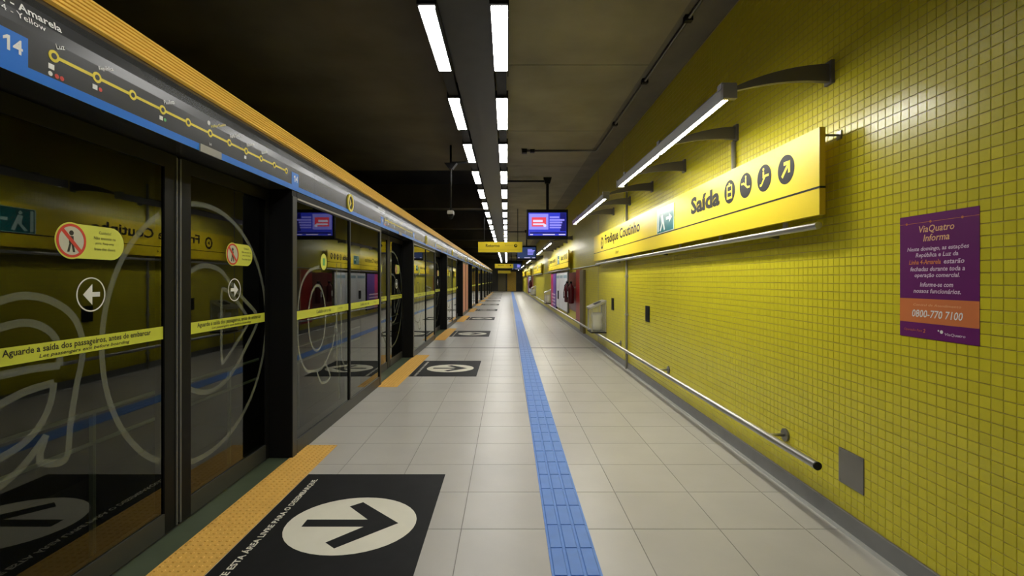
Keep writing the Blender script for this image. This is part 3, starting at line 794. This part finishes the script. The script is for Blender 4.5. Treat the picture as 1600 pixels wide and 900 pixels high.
for v, body, m, h in ((.406, 'Neste domingo, as estações', 'poster_lilac', .025), (.376, 'República e Luz da', 'poster_lilac', .026), (.316, 'fechadas durante toda a', 'poster_lilac', .021), (.282, 'operação comercial.', 'poster_lilac', .025), (.243, 'Informe-se com', 'poster_lilac', .021), (.213, 'nossos funcionários.', 'poster_lilac', .021)):
    text(fp, body, 0, v, m, po, width=len(body)*.0124, height=h, align='CENTER', shear=.2, bold=.018, d=.0008)
text(fp, 'Linha 4-Amarela', -.15, .348, 'poster_orange', po, width=.175, height=.022, shear=.2, bold=.018, d=.0008)
text(fp, 'estarão', .04, .348, 'poster_lilac', po, width=.10, height=.021, shear=.2, bold=.018, d=.0008)
text(fp, 'Central de Atendimento', .0, .152, 'poster_cream', po, width=.25, height=.011, align='CENTER', shear=.2, d=.0008)
text(fp, '0800-770 7100', 0, .098, 'print_white', po, width=.265, height=.036, align='CENTER', shear=.2, bold=.012, d=.0008)
text(fp, 'Operação Fase', -.18, .027, 'poster_orange', po, width=.105, height=.014, shear=.2, d=.0008)
text(fp, '2', -.07, .027, 'poster_orange', po, height=.018, shear=.2, bold=.02, d=.0008)
text(fp, 'ViaQuatro', .045, .024, 'poster_lilac', po, width=.10, height=.014, shear=.2, bold=.02, d=.0008)
flat(fp, [disc(.028, .040, .008, seg=14), disc(.012, .044, .004, seg=10)], 'logo_mark', 'print_white', po, 0, .0005)

cp = thing('cover_plate', (XW, 2.8055, .264), 'square grey metal cover plate low on the mosaic wall', 'cover plate')
MB().box(XW-.004, XW+.003, 2.705, 2.906, .265, .465).build('plate', 'plate_grey', cp)
for a in (2.72, 2.891):
    for b in (.28, .45): MB().tube([(XW-.0055, a, b), (XW-.003, a, b)], .004, 8).build('screw', 'steel_dark', cp)
for k, (yy, zz) in enumerate(((6.85, .975), (9.1, 1.0))):
    s = thing('wall_socket', (XW, yy, zz-.11), ('dark slotted wall plate between the upright pipe and the poster', 'dark slotted wall plate between the litter bin and the upright pipe')[k], 'wall plate', 'dark slots in the mosaic wall')
    MB().box(XW-.012, XW, yy-.09, yy+.09, zz-.11, zz+.11).build('plate', 'black_metal', s)
    MB().box(XW-.015, XW-.012, yy-.06, yy+.06, zz-.08, zz+.08).build('cover', 'frame_black', s)

# ------------------------------------------------------------------ track-side guard rail seen through the door glass
gr = thing('guard_rail', (-2.6, 5, 0), 'pale low guard rail seen faintly through the dark screen door glass', 'guard rail')
for z in (.618, .423): MB().tube([(-2.6, 0.2, z), (-2.6, 14, z)], .014, 8).build('pipe', 'guard_pale', gr, True)
for i in range(9):
    MB().box(-2.612, -2.588, 1.56+1.52*i, 1.585+1.52*i, -1.2, .618).build('post', 'guard_pale', gr)

# ------------------------------------------------------------------ litter bins
def bin_(yc):
    s = thing('litter_bin', (1.81, yc, .38), '', 'litter bin', 'clear litter bins on the wall')
    a, b = yc-.24, yc+.24
    MB().box(1.66, XW, a, b, .37+.025, .42).build('base', 'black_metal', s)
    for x, z1 in ((1.665, .86), (1.935, 1.0)):
        for y in (a, b-.02): MB().box(x, x+.02, y, y+.02, .42, z1).build('post', 'steel', s)
    MB().prism([(1.64, .86), (1.64, .90), (XW-.002, 1.045), (XW-.002, 1.005)], a-.01, b+.01).build('lid', 'steel', s)
    MB().prism([(1.75, .953), (1.75, .958), (1.88, 1.015), (1.88, 1.010)], yc-.12, yc+.12).build('slot', 'black_metal', s)
    MB().prism([(1.672, .42), (1.940, .42), (1.940, .985), (1.672, .862)], a+.004, b-.004).build('clear_body', 'clear_plastic', s)
    prof = [(.06, 0), (.105, .03), (.115, .12), (.10, .22), (.12, .30), (.11, .36)]
    MB().lathe(prof, 1.81, yc, .425, 14).build('bag', 'bag_white', s, True)
    return s
B0 = bin_(9.93); B0['label'] = 'clear litter bin with slanted steel lid fixed to the wall above the rail, nearest one'
for k in (1, 2):
    o = copy_tree(B0, dy=WP*k); o['label'] = f'{ORD[k]} clear litter bin with slanted lid further down the wall'

# ------------------------------------------------------------------ fire equipment and boards on the wall
def fire_board():
    s = thing('fire_board', (XW, 13.45, .27), '', 'fire board', 'red fire equipment boards')
    MB().box(XW-.034, XW-.004, 12.95, 13.75, .27, 1.72).build('board', 'fire_red', s)
    MB().box(XW-.034, XW-.004, 13.75, 15.3, .55, 1.66).build('dark_board', 'fire_maroon', s)
    MB().box(XW-.05, XW-.004, 12.90, 12.95, .25, 1.73).build('edge', 'panel_salmon', s)
    return s
def extinguisher(yc, x=1.80, z=.78):
    s = thing('fire_extinguisher', (x, yc, z), '', 'fire extinguisher', 'fire extinguishers hanging on the red boards')
    MB().lathe([(.07, 0), (.085, .02), (.088, .40), (.075, .47), (.035, .53), (.03, .56)], x, yc, z, 16).build('cylinder', 'fire_maroon', s, True)
    MB().box(x-.03, x+.03, yc-.03, yc+.09, z+.56, z+.62).build('valve', 'black_metal', s)
    MB().box(x-.012, x+.012, yc-.10, yc+.05, z+.63, z+.65).build('handle', 'steel_dark', s)
    MB().tube([(x, yc+.09, z+.59), (x-.06, yc+.12, z+.5), (x-.09, yc+.11, z+.3), (x-.09, yc+.10, z+.12)], .014, 8).build('hose', 'black_metal', s, True)
    MB().box(x-.09, x-.088, yc-.05, yc+.05, z+.18, z+.34).build('label_plate', 'print_white', s)
    MB().box(x+.08, XW-.035, yc-.02, yc+.02, z+.44, z+.48).build('hook', 'steel_dark', s)
    return s
def notice_board():
    s = thing('notice_board', (XW, 17.1, .26), '', 'notice board', 'white boards on the wall')
    MB().box(XW-.06, XW-.004, 15.4, 18.8, .41, 1.72).build('backing', 'steel_dark', s)
    for i in range(3):
        a = 15.43+1.13*i
        p = MB().box(XW-.075, XW-.06, a, a+1.08, .44, 1.68).build('panel', 'board_white', s)
        MB().box(XW-.078, XW-.075, a+.08, a+1.0, 1.50, 1.60).build('heading', 'speck_blue', p)
    MB().box(XW-.10, XW-.075, 17.9, 18.15, .75, 1.05).build('leaflet_box', 'black_metal', s)
    return s
def ad_panel():
    s = thing('advert_panel', (XW, 20, .26), '', 'advert panel', 'magenta advert panels on the wall')
    MB().box(XW-.06, XW-.004, 19.0, 21.1, .26, 1.72).build('frame', 'black_metal', s)
    MB().box(XW-.07, XW-.06, 19.04, 20.1, .30, 1.68).build('sheet', 'board_violet', s)
    MB().box(XW-.07, XW-.06, 20.1, 21.06, .30, 1.68).build('sheet', 'board_magenta', s)
    for i in range(4):
        MB().box(XW-.073, XW-.07, 19.3, 20.6, .45+.13*i, .50+.13*i).build('text_line', 'poster_lilac', s)
    return s
fb = fire_board(); ex1 = extinguisher(13.85); ex2 = extinguisher(14.7); nb = notice_board(); ad = ad_panel()
for k in range(0, 3):
    d = WP*2*k
    for src, lab in ((fb, '{} red fire equipment board on the yellow wall'), (ex1, 'dark red fire extinguisher at the middle of the {} fire board'), (ex2, 'dark red fire extinguisher at the far end of the {} fire board'), (nb, '{} white three-panel notice board on the wall'), (ad, '{} violet and magenta advert panel on the wall')):
        if d > 40: continue
        o = src if k == 0 else copy_tree(src, dy=d); o['label'] = lab.format(ORD[k])

dc = thing('shade_strip', (XW-.03, 12.5, .11), 'dark olive upright strip standing in for a shaded wall reveal beside the first red fire board', 'shade strip')  # made-up panel, its olive colour paints the shaded strip of wall
MB().box(XW-.06, XW-.004, 12.25, 12.85, .11, 1.70).build('cover', 'door_olive', dc)  # body of the stand-in shade strip, not a real cover
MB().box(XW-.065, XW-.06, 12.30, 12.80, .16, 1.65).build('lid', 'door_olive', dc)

# ------------------------------------------------------------------ television screens on poles
def tv():
    Y = 11.3
    s = thing('hanging_screen', (.95, Y, 2.39), '', 'screen', 'television screens hanging from the ceiling')
    x0, x1, z0, z1 = .455, 1.40, 2.375, 3.06
    MB().prism([(x0, z0), (x1, z0), (x1, z1), (x0, z1)], Y, Y+.10).build('case', 'black_metal', s)
    MB().box(x0+.12, x1-.12, Y+.10, Y+.16, z0+.1, z1-.1).build('rear_box', 'black_metal', s)
    f = Face((0, Y, 0), (1, 0, 0), (0, 0, 1))
    g = flat(f, [rect(.495, 1.36, 2.46, 2.985)], 'display', 'screen_blue', s, 0, .004)
    flat(f, [rect(1.22, 1.355, 2.56, 2.98), rect(.53, 1.35, 2.505, 2.54)], 'dark_area', 'screen_indigo', g, .004, .005)
    flat(f, [rect(.51, .95, 2.60, 2.96)], 'glow_area', 'screen_lilac', g, .004, .005)
    flat(f, [rect(.57, .90, 2.67, 2.88)], 'red_banner', 'screen_red', g, .005, .006)
    flat(f, [rect(.60, .86, 2.70, 2.74), rect(.60, .82, 2.77, 2.82), disc(.87, 2.69, .035, seg=12)], 'banner_text', 'screen_pale', g, .006, .007)
    flat(f, [rect(.98, 1.20, 2.86, 2.90), rect(.98, 1.32, 2.80, 2.84), rect(.98, 1.27, 2.74, 2.78), rect(.98, 1.25, 2.68, 2.72), rect(.98, 1.24, 2.63, 2.66)], 'text_line', 'screen_lilac', g, .005, .006)
    flat(f, [rect(.53, .60, 2.475, 2.495), rect(.82, 1.1, 2.475, 2.495), rect(1.19, 1.34, 2.475, 2.495)], 'caption', 'screen_pale', g, .004, .006)
    MB().box(.905, .965, Y+.04, Y+.10, 3.06, ZC-.02).build('pole', 'black_metal', s)
    MB().prism([(.88, ZC-.16), (.99, ZC-.16), (1.03, ZC-.02), (.84, ZC-.02)], Y+.01, Y+.13).build('ceiling_cone', 'black_metal', s)
    MB().box(.02, .9, Y+.05, Y+.09, 3.70, 3.74).build('cable_arm', 'black_metal', s)
    return s
T = tv(); T['label'] = 'nearest lit television screen hanging from the ceiling on a black pole'
for k, q in ((1, 1), (2, 3)):
    o = copy_tree(T, dy=12*q, skip=('glow_area', 'red_banner', 'banner_text', 'dark_area'))
    for ch in o.children:
        if ch.name.startswith('display'): ch.material_slots[0].link = 'OBJECT'; ch.material_slots[0].material = MAT['screen_night']
    o['label'] = f'{ORD[k]} lit television screen hanging further down the platform'

# hanging yellow direction signs
def hang_sign(Y):
    s = thing('hanging_sign', (-.22, Y, 2.36), '', 'hanging sign', 'yellow signs hanging across the platform')
    MB().box(-.95, .51, Y, Y+.12, 2.36, 2.70).build('panel', 'sign_yellow', s)
    f = Face((0, Y, 0), (1, 0, 0), (0, 0, 1))
    flat(f, [rect(-.95, .51, 2.435, 2.443)], 'line', 'sign_side', s, 0, .002)
    text(f, 'Retorno', -.70, 2.53, 'sign_black', s, width=.46, height=.10, bold=.01, d=.003)
    text(f, 'Return', -.06, 2.565, 'sign_side', s, width=.26, height=.05, d=.003)
    icon(f, .29, 2.575, 'arrow', s, R=.055)
    for x in (-.75, .36): MB().tube([(x, Y+.06, 2.70), (x, Y+.06, ZC if x > 0 else ZC)], .012, 8).build('rod', 'black_metal', s)
    return s
h1 = hang_sign(16.3); h1['label'] = 'nearest yellow hanging sign reading Retorno under the ceiling lights'
h2 = copy_tree(h1, dy=22.6); h2['label'] = 'second smaller-looking yellow hanging sign farther along under the lights'

es = thing('end_sign', (-.35, YE-1.5, 2.25), 'small plain yellow sign hanging before the end wall of the platform', 'hanging sign')
MB().box(-1.1, .45, YE-1.5, YE-1.42, 2.22, 2.56).build('panel', 'sign_yellow', es)
for x in (-.9, .25): MB().tube([(x, YE-1.46, 2.56), (x, YE-1.46, ZC)], .02, 8).build('rod', 'black_metal', es)

# ------------------------------------------------------------------ ceiling conduit, speaker pole
cc = thing('ceiling_conduit', (1.63, 5, ZC), 'conduit pipe along the ceiling turning toward the light rows', 'conduit')
MB().tube([(1.63, YB+.2, ZC-.025), (1.63, 8.85, ZC-.025), (1.60, 8.9, ZC-.045), (.36, 8.9, ZC-.045)], .016, 8).build('pipe', 'steel_dark', cc, True)
for yy in (1.2, 3.0, 4.4, 5.8, 7.4): MB().box(1.595, 1.665, yy, yy+.06, ZC-.05, ZC).build('clip', 'black_metal', cc)
MB().box(.27, .36, 8.85, 8.95, ZC-.09, ZC-.02).build('junction_box', 'black_metal', cc)
MB().box(.42, .50, 8.86, 8.94, ZC-.075, ZC-.02).build('junction_box', 'black_metal', cc)
sp = thing('camera_pole', (-.99, 8.7, 2.5), 'black pole with a small camera hanging from the ceiling left of the lights', 'camera')
MB().prism([(-1.02, 3.40), (-.96, 3.40), (-.88, 3.50), (-1.10, 3.50)], 8.63, 8.77).build('cone', 'black_metal', sp)
MB().box(-1.0, -.70, 8.68, 8.72, 3.50, 3.53).build('arm', 'black_metal', sp)
MB().tube([(-.99, 8.7, 2.66), (-.99, 8.7, ZC)], .018, 10).build('pole', 'black_metal', sp, True)
MB().box(-1.04, -.94, 8.60, 8.80, 2.60, 2.66).build('camera_body', 'sensor_grey', sp)
MB().lathe([(.02, 0), (.045, .03), (.05, .08)], -.99, 8.7, 2.52, 12).build('dome', 'black_metal', sp, True)
